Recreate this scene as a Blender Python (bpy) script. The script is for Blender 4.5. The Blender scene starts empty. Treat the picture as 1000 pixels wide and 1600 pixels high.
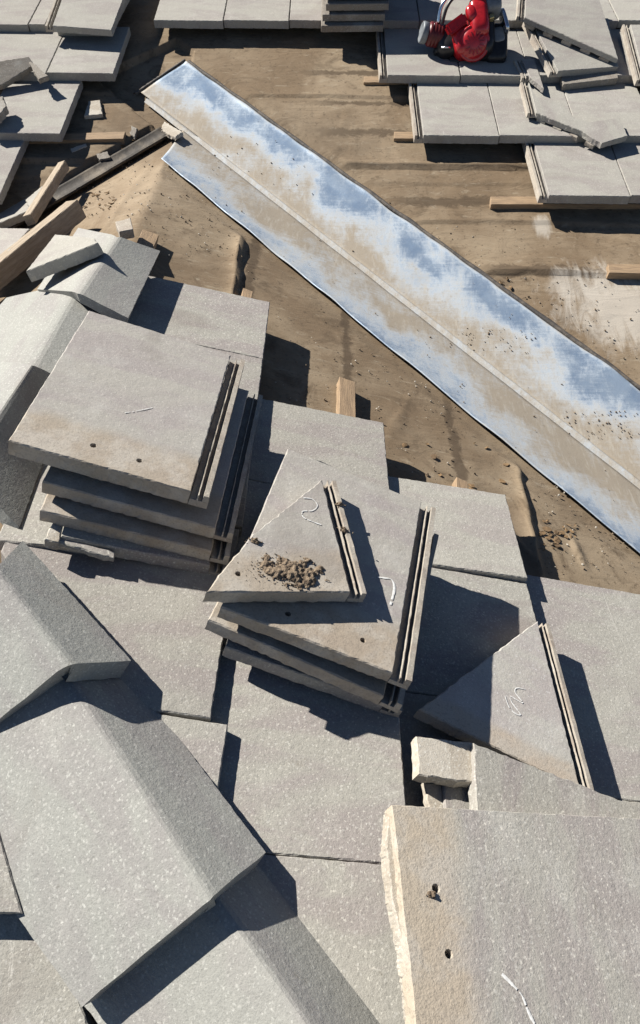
import bpy, bmesh, math, random
import numpy as np
from mathutils import Vector, Matrix, noise
random.seed(7)
S = bpy.context.scene
COL = S.collection
R = math.radians

# ---------------------------------------------------------------- camera
F, TH, ROLL, H = 1150.0, R(43.65), R(0.8), 0.94
fw = Vector((0, math.cos(TH), -math.sin(TH)))
r0 = Vector((1, 0, 0)); u0 = r0.cross(fw)
rt = r0*math.cos(ROLL) + u0*math.sin(ROLL)
up = u0*math.cos(ROLL) - r0*math.sin(ROLL)
cam = bpy.data.cameras.new('camera'); camo = bpy.data.objects.new('camera', cam); COL.objects.link(camo)
M = Matrix((rt, up, -fw)).transposed().to_4x4(); M.translation = Vector((0, 0, H)); camo.matrix_world = M
cam.sensor_fit = 'VERTICAL'; cam.sensor_height = 24; cam.lens = 24*F/1600; cam.clip_start = .02; cam.clip_end = 3000
S.camera = camo
S.cycles.diffuse_bounces = 1; S.cycles.max_bounces = 6
S.render.resolution_x = 640; S.render.resolution_y = 1024
# ---------------------------------------------------------------- light
SUN_AZ, SUN_EL = R(-62), R(42)
w = bpy.data.worlds.new('World'); S.world = w; w.use_nodes = True
nt = w.node_tree; bg = nt.nodes['Background']; sk = nt.nodes.new('ShaderNodeTexSky')
sk.sky_type = 'NISHITA'; sk.sun_disc = False; sk.sun_elevation = SUN_EL; sk.sun_rotation = SUN_AZ; sk.air_density = .7; sk.dust_density = .2; sk.altitude = 2500
nt.links.new(sk.outputs[0], bg.inputs[0]); bg.inputs[1].default_value = .05
sl = bpy.data.lights.new('sun', 'SUN'); sl.energy = 5.0; sl.angle = R(.5); sl.color = (1, .95, .87)
so = bpy.data.objects.new('sun', sl); COL.objects.link(so)
sd = Vector((math.sin(SUN_AZ)*math.cos(SUN_EL), math.cos(SUN_AZ)*math.cos(SUN_EL), math.sin(SUN_EL)))
so.rotation_euler = sd.to_track_quat('Z', 'Y').to_euler(); so.location = (0, 0, 6)
S.view_settings.view_transform = 'Standard'; S.view_settings.look = 'None'; S.view_settings.exposure = .74; S.view_settings.gamma = 1

# ---------------------------------------------------------------- roof planes (metres)
T = math.tan(R(17.5)); CT = math.cos(R(17.5)); ST = math.sin(R(17.5))
O = Vector((0, 0, H))
def ray(px, py): return rt*((px-500)/F) + up*((800-py)/F) + fw
d = ray(283, 203); J = O - d*(H/d.z); XR, YJ = J.x, J.y
YP = .87                        # far end of the hip, where ridge turns into hip
TD = T/1.08
TB = math.tan(R(16.4)); KV = T/TB          # main slope is a little flatter, so the valley runs at KV:1 in plan
VOUT = Vector((KV, 1, 0)).normalized()
PL = {'A': (Vector((T, 0, 1)), T*XR), 'B': (Vector((0, -TB, 1)), -TB*YJ), 'C': (Vector((-T, 0, 1)), -T*XR),
      'D': (Vector((0, -TD, 1)), -TD*YP), 'Z': (Vector((0, 0, 1)), 0)}
def hit(px, py, pl='A', dz=0.0):
    """where the sight line meets a roof plane raised by dz"""
    n, c = PL[pl]; d = ray(px, py); k = (c+dz-n.dot(O))/n.dot(d); return O + d*k
def on(x, y, pl='A', dz=0.0):
    n, c = PL[pl]; return Vector((x, y, c+dz-n.x*x-n.y*y))

# ---------------------------------------------------------------- materials
def nodes(name):
    m = bpy.data.materials.new(name); m.use_nodes = True; n = m.node_tree
    return m, n, n.nodes['Principled BSDF']
class G:
    def __init__(s, n, coord='Object'):
        s.n = n; s.tc = n.nodes.new('ShaderNodeTexCoord'); s.co = s.tc.outputs[coord]
    def link(s, a, b): s.n.links.new(a, b)
    def shift(s, k):
        oi = s.n.nodes.new('ShaderNodeObjectInfo'); v = s.n.nodes.new('ShaderNodeVectorMath'); v.operation = 'MULTIPLY_ADD'
        c = s.n.nodes.new('ShaderNodeCombineXYZ'); mu = s.math('MULTIPLY', oi.outputs['Random'], k)
        for i in range(3): s.link(mu, c.inputs[i])
        v2 = s.n.nodes.new('ShaderNodeVectorMath'); v2.operation = 'ADD'; s.link(s.co, v2.inputs[0]); s.link(c.outputs[0], v2.inputs[1])
        s.local = s.co; s.co = v2.outputs[0]; s.rand = oi.outputs['Random']; s.n.nodes.remove(v)
    def noise(s, scale, detail=3, rough=.55, dist=0, stretch=None, off=(0,0,0)):
        t = s.n.nodes.new('ShaderNodeTexNoise'); t.inputs['Scale'].default_value = scale; t.inputs['Detail'].default_value = detail
        t.inputs['Roughness'].default_value = rough; t.inputs['Distortion'].default_value = dist
        mp = s.n.nodes.new('ShaderNodeMapping'); mp.inputs['Location'].default_value = off
        if stretch: mp.inputs['Scale'].default_value = stretch[:3]; mp.inputs['Rotation'].default_value = (0, 0, stretch[3] if len(stretch) > 3 else 0)
        s.link(s.co, mp.inputs[0]); s.link(mp.outputs[0], t.inputs['Vector'])
        return t.outputs['Fac']
    def voro(s, scale, out='Distance'):
        t = s.n.nodes.new('ShaderNodeTexVoronoi'); t.inputs['Scale'].default_value = scale; s.link(s.co, t.inputs['Vector']); return t.outputs[out]
    def ramp(s, x, a, b, lo=0.0, hi=1.0):
        t = s.n.nodes.new('ShaderNodeMapRange'); t.interpolation_type = 'SMOOTHSTEP'
        t.inputs[1].default_value = a; t.inputs[2].default_value = b; t.inputs[3].default_value = lo; t.inputs[4].default_value = hi
        s.link(x, t.inputs[0]); return t.outputs[0]
    def math(s, op, a, b=None):
        t = s.n.nodes.new('ShaderNodeMath'); t.operation = op
        for i, v in enumerate((a, b)):
            if v is None: continue
            if isinstance(v, (int, float)): t.inputs[i].default_value = v
            else: s.link(v, t.inputs[i])
        return t.outputs[0]
    def mix(s, f, a, b):
        t = s.n.nodes.new('ShaderNodeMix'); t.data_type = 'RGBA'
        for i, v in ((0, f), (6, a), (7, b)):
            if isinstance(v, (int, float)): t.inputs[i].default_value = v
            elif isinstance(v, tuple): t.inputs[i].default_value = (*v, 1)
            else: s.link(v, t.inputs[i])
        return t.outputs[2]
    def bump(s, hgt, dist, strength=1.0, prev=None):
        t = s.n.nodes.new('ShaderNodeBump'); t.inputs['Strength'].default_value = strength; t.inputs['Distance'].default_value = dist
        s.link(hgt, t.inputs['Height'])
        if prev: s.link(prev, t.inputs['Normal'])
        return t.outputs[0]
    def xyz(s, v):
        t = s.n.nodes.new('ShaderNodeSeparateXYZ'); s.link(v, t.inputs[0]); return t.outputs

def concrete(name, base, tint=(.30,.26,.25), light=(.55,.54,.50), dirt=None, grain=1.0, dirtcol=(.36,.29,.2)):
    """cast concrete roof tile: aggregate grain, blended warm streaks, weathering; the dirty strip sits on the tile's head (local y)"""
    m, n, b = nodes(name); g = G(n); g.shift(37.0)
    c = g.mix(g.ramp(g.noise(4.5, 4, .6, .6, (1, 3.2, 1)), .42, .62), base, tint)
    c = g.mix(g.ramp(g.noise(9, 5, .65), .5, .78, 0, .55), c, light)
    dark = tuple(x*.45 for x in base)
    fine = g.noise(420, 2, .6); c = g.mix(g.ramp(fine, .50, .30, 0, .55*grain), c, dark)
    mid = g.noise(150, 3, .7); c = g.mix(g.ramp(mid, .47, .33, 0, .4*grain), c, dark)
    c = g.mix(g.ramp(g.noise(230, 2, .5, off=(3, 1, 2)), .60, .72, 0, .9*grain), c, tuple(min(.8, x*1.8) for x in base))
    vd = g.voro(110); c = g.mix(g.ramp(vd, .26, .16, 0, .5*grain), c, (.62, .61, .57))
    if dirt:
        y = g.xyz(g.local)[1]
        e = g.math('ADD', y, g.math('MULTIPLY', g.noise(7, 4, .6), dirt*.7))
        msk = g.ramp(e, dirt*1.6, dirt*1.1)
        dc = g.mix(g.ramp(g.noise(14, 4, .6), .42, .62), dirtcol, (.5, .45, .38))
        dc = g.mix(g.ramp(g.noise(260, 3, .6), .5, .35, 0, .35), dc, (.16, .13, .1))
        c = g.mix(g.math('MULTIPLY', msk, .85), c, dc)
    c = g.mix(g.ramp(g.noise(2.2, 4, .6, 1.5, off=(9, 0, 0)), .60, .72, 0, .5), c, (.25, .225, .20))
    c = g.mix(g.ramp(g.noise(11, 6, .7, 2.5, (3, .35, 1, .5)), .66, .72, 0, .55), c, (.6, .58, .53))
    c = g.mix(g.ramp(g.rand, 0, 1, 0, .17), c, g.mix(g.ramp(g.math('FRACT', g.math('MULTIPLY', g.rand, 7.3)), .3, .7), (.24, .215, .19), (.46, .44, .39)))
    c = g.mix(g.ramp(g.noise(26, 6, .75, 1, off=(5, 5, 0)), .62, .74, 0, .55), c, (.2, .18, .145))
    g.link(c, b.inputs['Base Color']); b.inputs['Roughness'].default_value = .9; b.inputs['Specular IOR Level'].default_value = .25
    bp = g.bump(mid, .0016, .8*grain); bp = g.bump(fine, .0008, .8*grain, bp); bp = g.bump(g.noise(30, 4, .6), .0025, .5, bp)
    g.link(bp, b.inputs['Normal']); return m
MT = {
 'tile': concrete('concrete_tile', (.375, .363, .323), tint=(.335, .305, .288), light=(.50, .49, .44), grain=.7),
 'tile_head': concrete('concrete_tile_weathered_head', (.40, .382, .345), tint=(.365, .337, .318), dirt=.065, grain=.6, dirtcol=(.42, .335, .235)),
 'tile_light': concrete('concrete_tile_light', (.50, .485, .44), tint=(.46, .425, .405), light=(.58, .57, .53), dirt=.04, grain=.5, dirtcol=(.50, .42, .33)),
 'tile_near': concrete('concrete_tile_tan_head', (.39, .375, .335), tint=(.355, .325, .305), dirt=.088, grain=.75, dirtcol=(.47, .395, .30)),
 'tile_smooth': concrete('concrete_tile_rubbed', (.42, .40, .36), tint=(.375, .34, .325), dirt=.085, grain=.4, dirtcol=(.40, .33, .25)),
 'tile_far': concrete('concrete_tile_pale', (.365, .352, .315), tint=(.32, .295, .275), light=(.47, .455, .415), grain=.45),
 'cap': concrete('concrete_ridge_cap', (.335, .338, .312), tint=(.305, .295, .282), light=(.42, .415, .385), grain=.62),
 'under': concrete('concrete_dark_or_shaded', (.27, .245, .21), tint=(.22, .19, .16), grain=.7),  # darker concrete: dark fragments, and shade painted onto piled tiles
 'rib': concrete('concrete_rib', (.42, .38, .32), tint=(.34, .29, .24), light=(.62, .59, .54), grain=.5),
 'mortar': concrete('mortar_chip', (.52, .48, .41), tint=(.42, .37, .3), light=(.66, .63, .57), grain=.6),
}
def felt():
    m, n, b = nodes('dusty_roofing_felt'); g = G(n, 'Object')
    c = g.mix(g.ramp(g.noise(2.2, 5, .65, .6), .38, .66), (.195, .143, .093), (.295, .232, .160))
    c = g.mix(g.ramp(g.noise(6, 6, .7, 1.2, off=(2, 5, 0)), .52, .70, 0, .75), c, (.12, .088, .058))
    c = g.mix(g.ramp(g.noise(14, 6, .7, .8, (1, 3.0, 1), off=(7, 1, 0)), .56, .72, 0, .6), c, (.37, .315, .235))
    c = g.mix(g.ramp(g.noise(60, 4, .7), .56, .68, 0, .6), c, (.1, .075, .052))
    c = g.mix(g.ramp(g.noise(190, 3, .7), .62, .72, 0, .4), c, (.42, .36, .28))
    p = g.xyz(g.co); pp = hit
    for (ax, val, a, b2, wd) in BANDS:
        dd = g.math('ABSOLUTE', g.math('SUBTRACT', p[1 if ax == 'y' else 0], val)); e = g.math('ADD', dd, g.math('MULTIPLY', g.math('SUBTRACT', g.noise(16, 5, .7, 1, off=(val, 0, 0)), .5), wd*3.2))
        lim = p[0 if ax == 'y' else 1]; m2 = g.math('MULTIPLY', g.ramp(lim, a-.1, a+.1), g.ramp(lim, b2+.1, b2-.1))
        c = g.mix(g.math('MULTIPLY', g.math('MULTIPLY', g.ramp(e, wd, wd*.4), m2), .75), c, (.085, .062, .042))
    # pale wash marks spilled on the main slope
    p = g.xyz(g.co)
    for (cx, cy, rx, ry, amt, col) in WASH:
        dx = g.math('DIVIDE', g.math('SUBTRACT', p[0], cx), rx); dy = g.math('DIVIDE', g.math('SUBTRACT', p[1], cy), ry)
        dd = g.math('SQRT', g.math('ADD', g.math('MULTIPLY', dx, dx), g.math('MULTIPLY', dy, dy)))
        e = g.math('ADD', dd, g.math('MULTIPLY', g.noise(7, 5, .7, 1.5, (2.5, .6, 1, .4)), 1.6))
        c = g.mix(g.ramp(e, 1.75, 1.15, 0, amt), c, col)
    g.link(c, b.inputs['Base Color']); b.inputs['Roughness'].default_value = .93; b.inputs['Specular IOR Level'].default_value = .15
    bp = g.bump(g.noise(10, 5, .55, 1.2, (.7, 2.0, 1)), .008, .45); bp = g.bump(g.noise(240, 4, .7), .0010, .6, bp); g.link(bp, b.inputs['Normal'])
    return m
def W_(px, py, pl, rx, ry, amt, col=(.5, .46, .40)):
    q = hit(px, py, pl); return (q.x, q.y, rx, ry, amt, col)
WASH = [W_(965, 480, 'B', .28, .22, .8), W_(848, 358, 'B', .04, .07, .7), W_(900, 450, 'B', .16, .1, .45),
        W_(200, 300, 'C', .3, .4, .28, (.42, .34, .25)), W_(350, 230, 'B', .9, .35, .35, (.14, .11, .08)), W_(760, 830, 'A', .2, .2, .4, (.16, .12, .085))]
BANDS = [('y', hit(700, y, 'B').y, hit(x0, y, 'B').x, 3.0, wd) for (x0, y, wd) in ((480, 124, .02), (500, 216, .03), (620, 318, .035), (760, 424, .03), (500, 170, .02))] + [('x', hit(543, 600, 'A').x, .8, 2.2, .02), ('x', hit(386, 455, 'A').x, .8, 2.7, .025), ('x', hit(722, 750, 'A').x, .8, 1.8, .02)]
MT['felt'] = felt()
def steel():
    m, n, b = nodes('galvanised_steel_dusty'); g = G(n, 'Object')
    at = n.nodes.new('ShaderNodeAttribute'); at.attribute_name = 'dust'; e = at.outputs['Fac']  # dust amount; the painted sky-blue patches lower it
    for (nz, k) in ((g.noise(5, 6, .65, .8, (1.5, .9, 1, -.75)), .75), (g.noise(17, 6, .72, .8, (1.9, .55, 1, -.8), off=(4, 2, 0)), .65), (g.noise(60, 5, .75), .35)):
        e = g.math('ADD', e, g.math('MULTIPLY', g.math('SUBTRACT', nz, .5), k))
    e = g.math('ADD', e, g.math('MULTIPLY', g.math('SUBTRACT', g.noise(34, 7, .82, 0, (.22, 3.2, 1, .82), off=(2, 2, 2)), .5), .55))
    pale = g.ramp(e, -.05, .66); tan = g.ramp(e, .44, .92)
    clean_sky = g.mix(g.ramp(g.noise(9, 4, .6, off=(1, 1, 1)), .4, .6), (.34, .46, .62), (.46, .58, .72))  # bare steel with the sky's blue reflection painted into its colour
    dust = g.mix(tan, (.43, .445, .45), (.325, .28, .22))
    dust = g.mix(g.ramp(g.noise(80, 5, .75), .55, .70, 0, .45), dust, (.2, .165, .125))
    dust = g.mix(g.ramp(g.noise(30, 5, .7, 0, (2.4, .5, 1, -.8)), .50, .68, 0, .5), dust, (.46, .43, .37))
    c = g.mix(pale, clean_sky, dust); g.link(c, b.inputs['Base Color'])
    g.link(g.ramp(pale, 0, 1, .62, .05), b.inputs['Metallic'])
    g.link(g.ramp(pale, 0, 1, .38, .8), b.inputs['Roughness'])
    bp = g.bump(g.noise(9, 3, .5, .4), .006, .35); bp = g.bump(g.noise(140, 4, .7), .0008, .5, bp); g.link(bp, b.inputs['Normal'])
    return m
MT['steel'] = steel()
def simple(name, col, rough=.5, metal=0, coat=0, nz=0, nscale=60, col2=None):
    m, n, b = nodes(name); g = G(n)
    c = g.mix(g.ramp(g.noise(nscale, 4, .65), .4, .65), col, col2 or tuple(x*.7 for x in col)); g.link(c, b.inputs['Base Color'])
    b.inputs['Roughness'].default_value = rough; b.inputs['Coat Roughness'].default_value = .15; b.inputs['Metallic'].default_value = metal; b.inputs['Coat Weight'].default_value = coat
    if nz: g.link(g.bump(g.noise(nscale*3, 4, .6), nz, .7), b.inputs['Normal'])
    return m
def wood(name, a, b2):
    m, n, b = nodes(name); g = G(n); g.shift(11)
    c = g.mix(g.ramp(g.noise(14, 6, .65, .5, (1, 9, 9)), .35, .65), a, b2)
    c = g.mix(g.ramp(g.noise(60, 5, .7, 0, (.6, 8, 8)), .55, .7, 0, .6), c, tuple(x*.4 for x in a)); g.link(c, b.inputs['Base Color'])
    b.inputs['Roughness'].default_value = .8; g.link(g.bump(g.noise(50, 5, .7, 0, (.6, 8, 8)), .002, .7), b.inputs['Normal']); return m
MT['wood'] = wood('weathered_pine', (.40, .28, .17), (.27, .19, .12))
MT['wood_grey'] = wood('greyed_pine', (.42, .34, .25), (.30, .24, .17))
MT['red'] = simple('red_engine_paint', (.46, .012, .018), .32, 0, .5, col2=(.34, .008, .012))
MT['dark_red'] = simple('dark_red_plastic', (.12, .008, .01), .4)
MT['brass'] = simple('brass_fitting', (.6, .5, .25), .35, .8)
MT['black'] = simple('black_plastic', (.02, .02, .022), .4, nz=.0006)
MT['grey'] = simple('grey_plastic', (.22, .24, .26), .5, .1, nscale=25)
MT['chrome'] = simple('bright_metal', (.8, .82, .85), .2, 1)
MT['dark_edge'] = simple('dark_flashing_edge', (.06, .055, .052), .8, nscale=40, nz=.002, col2=(.13, .11, .09))
MT['soiled'] = simple('soil_covered_metal', (.05, .044, .038), .7, .2, nscale=9, nz=.004, col2=(.15, .125, .095))
MT['chalk'] = simple('white_chalk', (.8, .8, .78), .9, nscale=200, col2=(.6, .6, .58))
MT['hole'] = simple('dark_hole', (.03, .025, .02), 1.0)
MT['leaf'] = simple('dry_leaf_litter', (.22, .14, .07), .9, nscale=30, col2=(.10, .065, .035))
MT['soil'] = simple('caked_dirt', (.25, .19, .13), 1, nz=.003, nscale=90, col2=(.11, .08, .055))
MT['ground'] = simple('dry_yard_ground', (.2, .17, .12), 1, nscale=.4, col2=(.1, .11, .06))

# ---------------------------------------------------------------- object helpers
def tag(o, label=None, cat=None, group=None, kind=None):
    if label: o['label'] = label
    if cat: o['category'] = cat
    if group: o['group'] = group
    if kind: o['kind'] = kind
    elif label: o['kind'] = 'thing'
    return o
def obj(name, bm, mat, parent=None, mw=None, smooth=False):
    me = bpy.data.meshes.new(name); bmesh.ops.recalc_face_normals(bm, faces=bm.faces); bm.to_mesh(me); bm.free()
    for m in (mat if isinstance(mat, (list, tuple)) else [mat]): me.materials.append(MT[m] if isinstance(m, str) else m)
    if smooth:
        for p in me.polygons: p.use_smooth = True
    o = bpy.data.objects.new(name, me); COL.objects.link(o)
    if parent: o.parent = parent
    if mw is not None: o.matrix_world = mw
    return o
def empty(name, mw): o = bpy.data.objects.new(name, None); o.empty_display_size = .05; COL.objects.link(o); o.matrix_world = mw; return o
def frame(P, X, N):
    """matrix: origin P, x along X, z along N"""
    Z = N.normalized(); X = (X - Z*X.dot(Z)).normalized(); Y = Z.cross(X)
    m = Matrix((X, Y, Z)).transposed().to_4x4(); m.translation = P; return m
def box(bm, x0, x1, y0, y1, z0, z1, bev=0):
    vs = [bm.verts.new(p) for p in ((x0,y0,z0),(x1,y0,z0),(x1,y1,z0),(x0,y1,z0),(x0,y0,z1),(x1,y0,z1),(x1,y1,z1),(x0,y1,z1))]
    fs = [bm.faces.new([vs[i] for i in q]) for q in ((3,2,1,0),(4,5,6,7),(0,1,5,4),(1,2,6,5),(2,3,7,6),(3,0,4,7))]
    if bev:
        es = {e for f in fs for e in f.edges}; bmesh.ops.bevel(bm, geom=list(es), offset=bev, segments=2, affect='EDGES')
    return fs
def resample(pts, step, jit, rough=()):
    out = []
    n = len(pts)
    for i in range(n):
        a, b = Vector(pts[i]), Vector(pts[(i+1) % n]); L = (b-a).length; k = max(1, int(L/step)); nn = Vector((-(b-a).y, (b-a).x)).normalized() if L else Vector((0, 0))
        j = jit*(3.5 if i in rough else 1)
        ph = random.random()*99
        for q in range(k):
            p = a.lerp(b, q/k)
            if q: 
                s = q*L/k
                p = p + nn*(noise.noise(Vector((s*60+ph, 0, 0)))*j*1.4 + random.uniform(-j, j)*.5 + noise.noise(Vector((s*14, ph, 0)))*j)
            elif jit: p = p + Vector((random.uniform(-1, 1), random.uniform(-1, 1)))*jit
            out.append(p)
    return out
def slab_bm(pts, th, step=.008, jit=.0005, rough=(), ch=.0018, warp=0):
    """closed slab: chipped outline, small arris, top at z=0"""
    bm = bmesh.new(); P = resample(pts, step, jit, rough); c = sum(P, Vector((0, 0)))/len(P)
    area = sum(P[i].x*P[(i+1) % len(P)].y-P[(i+1) % len(P)].x*P[i].y for i in range(len(P)))
    if area < 0: P.reverse()
    n = len(P)
    def inner(i):
        t = (P[(i+1) % n]-P[i-1]).normalized(); return P[i] + Vector((-t.y, t.x))*ch*random.uniform(.6, 1.5)
    top = [bm.verts.new((*inner(i), random.uniform(-.0001, .0001))) for i in range(n)]
    r1 = [bm.verts.new((*P[i], -ch*random.uniform(.7, 1.6))) for i in range(n)]
    r2 = [bm.verts.new((P[i].x+random.uniform(-1, 1)*jit*1.5, P[i].y+random.uniform(-1, 1)*jit*1.5, -th*.55)) for i in range(n)]
    bt = [bm.verts.new((P[i].x+random.uniform(-1, 1)*jit*2, P[i].y+random.uniform(-1, 1)*jit*2, -th+random.uniform(0, jit*3))) for i in range(n)]
    f1 = bm.faces.new(top); f2 = bm.faces.new(list(reversed(bt)))
    for A_, B_ in ((r1, top), (r2, r1), (bt, r2)):
        for i in range(n):
            j = (i+1) % n; bm.faces.new((A_[i], A_[j], B_[j], B_[i]))
    bmesh.ops.triangulate(bm, faces=[f1, f2])
    return bm
def punch(o, holes, rad=.0045):
    """real nail holes through the slab"""
    bm = bmesh.new()
    for (x, y) in holes:
        m = Matrix.Translation((x, y, -.012)); bmesh.ops.create_cone(bm, cap_ends=True, segments=9, radius1=rad*.7, radius2=rad*random.uniform(1.1, 1.5), depth=.03, matrix=m)
    me = bpy.data.meshes.new('c'); bm.to_mesh(me); bm.free(); c = bpy.data.objects.new('c', me); COL.objects.link(c); c.matrix_world = o.matrix_world
    bpy.context.view_layer.update()
    md = o.modifiers.new('b', 'BOOLEAN'); md.object = c; md.operation = 'DIFFERENCE'; md.solver = 'EXACT'
    dg = bpy.context.evaluated_depsgraph_get(); me2 = bpy.data.meshes.new_from_object(o.evaluated_get(dg)); o.modifiers.clear()
    if len(me2.polygons) > 20: o.data = me2
    bpy.data.objects.remove(c)
def ribs(par, a, b, out, th=.026, w=.034, mat='rib', mw=None, dirty=False, full=True):
    """interlocking side: low ledge with two raised ribs, running from a to b in the tile's plane, towards 'out'"""
    a, b, out = Vector(a), Vector(b), Vector(out).normalized(); d = (b-a); L = d.length; d.normalize()
    def prism(x0, x1, z0, z1, name, jit=.0004):
        bm = bmesh.new(); k = max(2, int(L/.012)); prev = None
        for i in range(k+1):
            p = a + d*(L*i/k); ring = []
            for (x, z) in ((x0, z0), (x1, z0), (x1-.0008, z1), (x0+.0008, z1)):
                q = p + out*(x + random.uniform(-jit, jit)); ring.append(bm.verts.new((q.x, q.y, z + random.uniform(-jit, jit))))
            if prev:
                for j in range(4): bm.faces.new((prev[j], prev[(j+1) % 4], ring[(j+1) % 4], ring[j]))
            else: bm.faces.new(list(reversed(ring)))
            prev = ring
        bm.faces.new(prev)
        return obj(name, bm, mat, par, mw)
    led = prism(.0006, w, -th+.001, -.016, 'interlock_ledge')
    prism(w*.38, w*.47, -.0158, -.003, 'interlock_rib'); prism(w*.66, w*.97, -.0158, -.0015, 'interlock_rib')
    return led
ORIG = {}
def tile(px, pl, dz, label, mat='tile', th=.026, holes=(), rib=None, rough=(), jit=.0005, group=None, name='concrete_tile', cat='roof tile', L=None, w=.034, lugs=None, tilt=(0,0,0), sq=True, tx=None, step=.008):
    """px: outline in the photograph, first two corners = the head edge; laid on plane pl raised by dz (one value or one per corner)"""
    dzs = dz if isinstance(dz, (list, tuple)) else [dz]*len(px)
    P = [hit(x, y, pl, q) for (x, y), q in zip(px, dzs)]
    N = Vector((0, 0, 0))
    if L and len(P) == 2:      # a whole tile: head edge + length
        n = PL[pl][0].normalized(); X = P[1]-P[0]; Y = n.cross(X.normalized()); Y = (Y - n*Y.dot(n)).normalized(); P += [P[1]+Y*L, P[0]+Y*L]
    for i in range(len(P)):
        a, b = P[i], P[(i+1) % len(P)]; N += Vector(((a.y-b.y)*(a.z+b.z), (a.z-b.z)*(a.x+b.x), (a.x-b.x)*(a.y+b.y)))
    if N.z < 0: N = -N
    cc = sum(P, Vector((0, 0, 0)))/len(P)
    mw = frame(P[0], P[1]-P[0], N)
    if (mw.inverted()@cc).y < 0: mw = frame(P[1], P[0]-P[1], N)
    inv = mw.inverted(); q = [(inv@p).xy for p in P]
    return flat(q, mw, label, mat, th, holes, rib, rough, jit, group, name, cat, w, lugs, step)
def flat(q, mw, label, mat='tile', th=.026, holes=(), rib=None, rough=(), jit=.0005, group=None, name='concrete_tile', cat='roof tile', w=.034, lugs=None, step=.008):
    multi = rib is not None or lugs
    bm = slab_bm(q, th, jit=jit, rough=rough, step=step)
    if multi:
        root = empty(name, mw); o = obj('tile_body', bm, mat, root, mw)
    else: o = root = obj(name, bm, mat, None, mw)
    if holes: punch(o, holes)
    c = sum((Vector(v) for v in q), Vector((0, 0)))/len(q)
    if rib is not None:
        a, b = Vector(q[rib[0]]), Vector(q[rib[1]]); out = Vector((-(b-a).y, (b-a).x)); out = out if out.dot((a+b)/2-c) > 0 else -out
        ribs(root, a, b, out, th, w, mw=mw)
    if lugs:                      # stepped underside showing along one edge
        i, j, k = lugs; a, b = Vector(q[i]), Vector(q[j]); inn = (c-(a+b)/2).normalized()
        d = (b-a); d.normalize(); Ld = (b-a).length; inn = (inn - d*inn.dot(d)).normalized()
        for s in range(k):
            s0 = Ld*(s+.12)/k; s1 = Ld*(s+.62)/k
            lp = [a+d*s0+inn*.002, a+d*s1+inn*.002, a+d*(s1-.006)+inn*.06, a+d*(s0+.006)+inn*.06]
            lb = slab_bm([tuple(v) for v in lp], .016, jit=.0006); bmesh.ops.translate(lb, verts=lb.verts, vec=(0, 0, -th-.0002)); obj('underside_rib', lb, 'rib', root, mw)
    tag(root, label, cat, group); return root

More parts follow.
